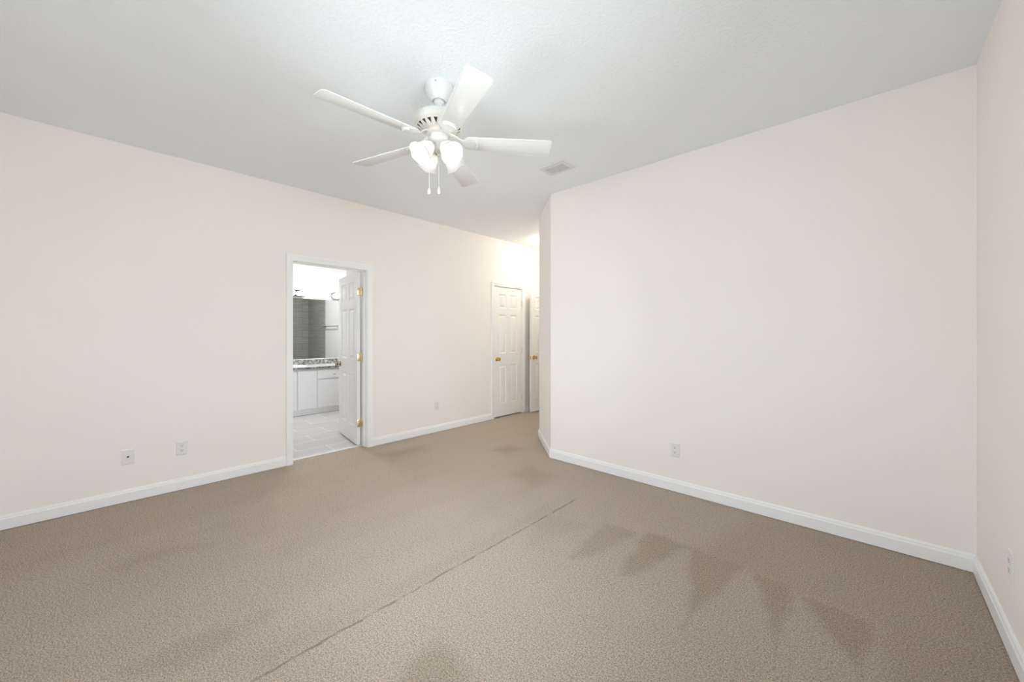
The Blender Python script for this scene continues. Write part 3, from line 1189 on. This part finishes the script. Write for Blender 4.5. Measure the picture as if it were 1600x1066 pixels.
# spring door stop on the baseboard behind the hall door
ds = empty('door_stop', (XL + 0.015, 4.955, 0.05))
tag(ds, 'small spring door stop on the hall baseboard beside the open door', 'door stop')
bm = bmesh.new()
prof = [(0, 0), (0.011, 0), (0.011, 0.004)]
for k in range(14):
    prof += [(0.0065, 0.005 + k * 0.003), (0.0080, 0.0065 + k * 0.003)]
prof += [(0, 0.048)]
lathe(bm, prof, 14, axis_matrix((0, 0, 0), (1, 0, 0)))
link_mesh('spring', bm, M['steel'], ds, True)
bm = bmesh.new()
lathe(bm, [(0, 0.046), (0.009, 0.046), (0.010, 0.052), (0.008, 0.058), (0, 0.060)], 14, axis_matrix((0, 0, 0), (1, 0, 0)))
link_mesh('rubber_tip', bm, M['plastic'], ds, True)

# ------------------------------------------------------------------ hall ceiling lamp
hl = empty('hall_ceiling_lamp', (-3.60, 4.80, CEIL))
tag(hl, 'lit glass dome lamp on the hall ceiling, mostly hidden behind the angled wall corner', 'ceiling lamp')
bm = bmesh.new()
lathe(bm, [(0, 0), (0.150, 0), (0.155, -0.008), (0.150, -0.022), (0.135, -0.026), (0, -0.026)], 40)
link_mesh('mounting_pan', bm, M['fan_white'], hl, True)
bm = bmesh.new()
lathe(bm, [(0.140, -0.024), (0.146, -0.040), (0.138, -0.070), (0.110, -0.098), (0.070, -0.116), (0.030, -0.124), (0, -0.125)], 40)
link_mesh('glass_dome', bm, M['hall_bulb'], hl, True)

# ------------------------------------------------------------------ bathroom furniture
VF = -6.58                     # cabinet front plane
V0, V1 = 1.50, BATH_Y1
van = empty('vanity_cabinet', (VF, 2.3, 0))
tag(van, 'white bathroom vanity cabinet with flat doors and one small-knobbed drawer in view', 'cabinet')


def vbox(bm, x0, x1, y0, y1, z0, z1, bev=0.0):
    box(bm, (x0 - VF, y0 - 2.3, z0), (x1 - VF, y1 - 2.3, z1), bev)


bm = bmesh.new()
vbox(bm, BATH_X + 0.003, VF, V0, V1 - 0.002, 0.075, 0.728)
vbox(bm, BATH_X + 0.003, VF - 0.012, V0 + 0.002, V1 - 0.004, 0.0, 0.075)
link_mesh('carcass', bm, M['cabinet'], van)


def vpanel(name, y0, y1, z0, z1):
    bm = bmesh.new()
    vbox(bm, VF + 0.0005, VF + 0.018, y0, y1, z0, z1, 0.004)
    return link_mesh(name, bm, M['cabinet'], van)


def vknob(parent, y, z):
    bm = bmesh.new()
    lathe(bm, [(0, 0), (0.006, 0), (0.005, 0.010), (0.012, 0.016), (0.013, 0.022), (0.008, 0.027), (0, 0.028)], 16, axis_matrix((0.018, y - 2.3, z), (1, 0, 0)))
    link_mesh('knob', bm, M['nickel'], parent, True)


for y0, y1 in ((1.862, 2.152), (2.162, 2.448), (2.868, 3.170), (3.180, 3.480)):
    vpanel('door', y0, y1, 0.095, 0.705)
for y0, y1 in ((1.520, 1.852), (2.460, 2.858)):
    d = vpanel('drawer', y0, y1, 0.560, 0.705)
    vknob(d, (y0 + y1) / 2 + (0.06 if y0 > 2 else 0), 0.632)
    vpanel('door', y0, y1, 0.095, 0.538)

bm = bmesh.new()
box(bm, (BATH_X, V0 - 0.02, 0.7285), (VF + 0.03, V1, 0.762), 0.004)
box(bm, (BATH_X, V0 - 0.02, 0.7625), (BATH_X + 0.02, V1, 0.848), 0.002)
ctop = tag(link_mesh('countertop', bm, M['granite']), 'white vanity countertop with mottled grey stone edge and backsplash', 'countertop')
bm = bmesh.new()
box(bm, (BATH_X + 0.0205, V0 - 0.015, 0.7615), (VF + 0.024, V1 - 0.002, 0.7660), 0.0015)
link_mesh('deck', bm, M['porcelain'], ctop)

for yc, lab in ((2.14, 'white basin set in the white counter at the left edge of the doorway view'),
                (3.19, 'white basin in the far end of the white counter, behind the open door')):
    bm = bmesh.new()
    prof = [(1.0, 0.0), (1.02, 0.006), (1.00, 0.012), (0.94, 0.013), (0.90, 0.010), (0.86, 0.004), (0.80, 0.0015), (0.0, 0.0012)]
    rings = []
    for r, z in prof:
        if r == 0:
            rings.append([bm.verts.new((0, 0, z))])
        else:
            rings.append([bm.verts.new((0.185 * r * math.cos(2 * PI * i / 40), 0.235 * r * math.sin(2 * PI * i / 40), z)) for i in range(40)])
    for a, b_ in zip(rings, rings[1:]):
        for i in range(40):
            j = (i + 1) % 40
            bm.faces.new([a[i], a[j], b_[0]] if len(b_) == 1 else [a[i], a[j], b_[j], b_[i]])
    bm.faces.new(rings[0][::-1])
    tag(link_mesh('sink_basin', bm, M['porcelain'], None, True, loc=(-6.80, yc, 0.7662)), lab, 'sink', 'vanity basins')

mir = empty('wall_mirror', (BATH_X, 2.5, 0.86))
tag(mir, 'wide frameless mirror above the vanity reflecting grey shower tile', 'mirror')
bm = bmesh.new()
box(bm, (0.001, V0 - 2.5, 0.004), (0.006, V1 - 2.5 - 0.01, 1.035))
link_mesh('mirror_glass', bm, M['mirror'], mir)
bm = bmesh.new()
box(bm, (0.0, V0 - 2.5, -0.010), (0.009, V1 - 2.5 - 0.01, 0.003))
link_mesh('edge_channel', bm, M['trim'], mir)

for yc, lab in ((2.150, 'chrome bath light bar with lit globes above the left part of the mirror'),
                (3.180, 'chrome bath light bar with lit globes beside the open door')):
    vl = empty('vanity_light', (BATH_X, yc, 1.975))
    tag(vl, lab, 'wall light', 'bath light bars')
    bm = bmesh.new()
    n = 14
    pts = []
    hw, hh_ = 0.305, 0.065
    for i in range(n + 1):
        a = -PI / 2 + PI * i / n
        pts.append((hw - hh_ + hh_ * math.cos(a), hh_ * math.sin(a)))
    for i in range(n + 1):
        a = PI / 2 + PI * i / n
        pts.append((-hw + hh_ + hh_ * math.cos(a), hh_ * math.sin(a)))
    rings = []
    for ins, d in ((0, 0.001), (0, 0.030), (0.006, 0.038), (0.016, 0.040)):
        f = 1 - ins / hh_
        rings.append([bm.verts.new((d, y - math.copysign(ins, y), z * f)) for y, z in pts])
    k = len(pts)
    for a, b_ in zip(rings, rings[1:]):
        for i in range(k):
            bm.faces.new([a[i], a[(i + 1) % k], b_[(i + 1) % k], b_[i]])
    bm.faces.new(rings[0][::-1])
    bm.faces.new(rings[-1])
    link_mesh('bar', bm, M['chrome'], vl, True)
    for q in range(4):
        y = -0.225 + 0.15 * q
        bm = bmesh.new()
        prof = [(0, 0.036), (0.018, 0.038), (0.020, 0.052)]
        for i in range(1, 12):
            a = PI - PI * i / 12
            if 0.0475 * math.sin(a) > 0.020 or i > 6:
                prof.append((0.0475 * math.sin(a), 0.096 + 0.0475 * math.cos(a)))
        prof.append((0, 0.1435))
        lathe(bm, prof, 24, axis_matrix((0, y, 0), (1, 0, 0)))
        link_mesh('globe_bulb', bm, M['vanity_bulb'], vl, True)

tb = empty('towel_bar', (-5.62, BATH_Y1, 1.455))
tag(tb, 'chrome towel bar on the bathroom wall, seen in the mirror beside grey tile', 'towel bar')
bm = bmesh.new()
tube(bm, [(-0.32, -0.06, 0), (0.32, -0.06, 0)], 0.009, 12)
link_mesh('bar', bm, M['chrome'], tb, True)
for s in (-1, 1):
    bm = bmesh.new()
    lathe(bm, [(0, 0), (0.026, 0), (0.026, 0.006), (0.012, 0.012), (0.011, 0.05), (0.014, 0.056), (0.014, 0.072), (0, 0.074)], 20, axis_matrix((s * 0.31, 0, 0), (0, -1, 0)))
    link_mesh('bracket', bm, M['chrome'], tb, True)
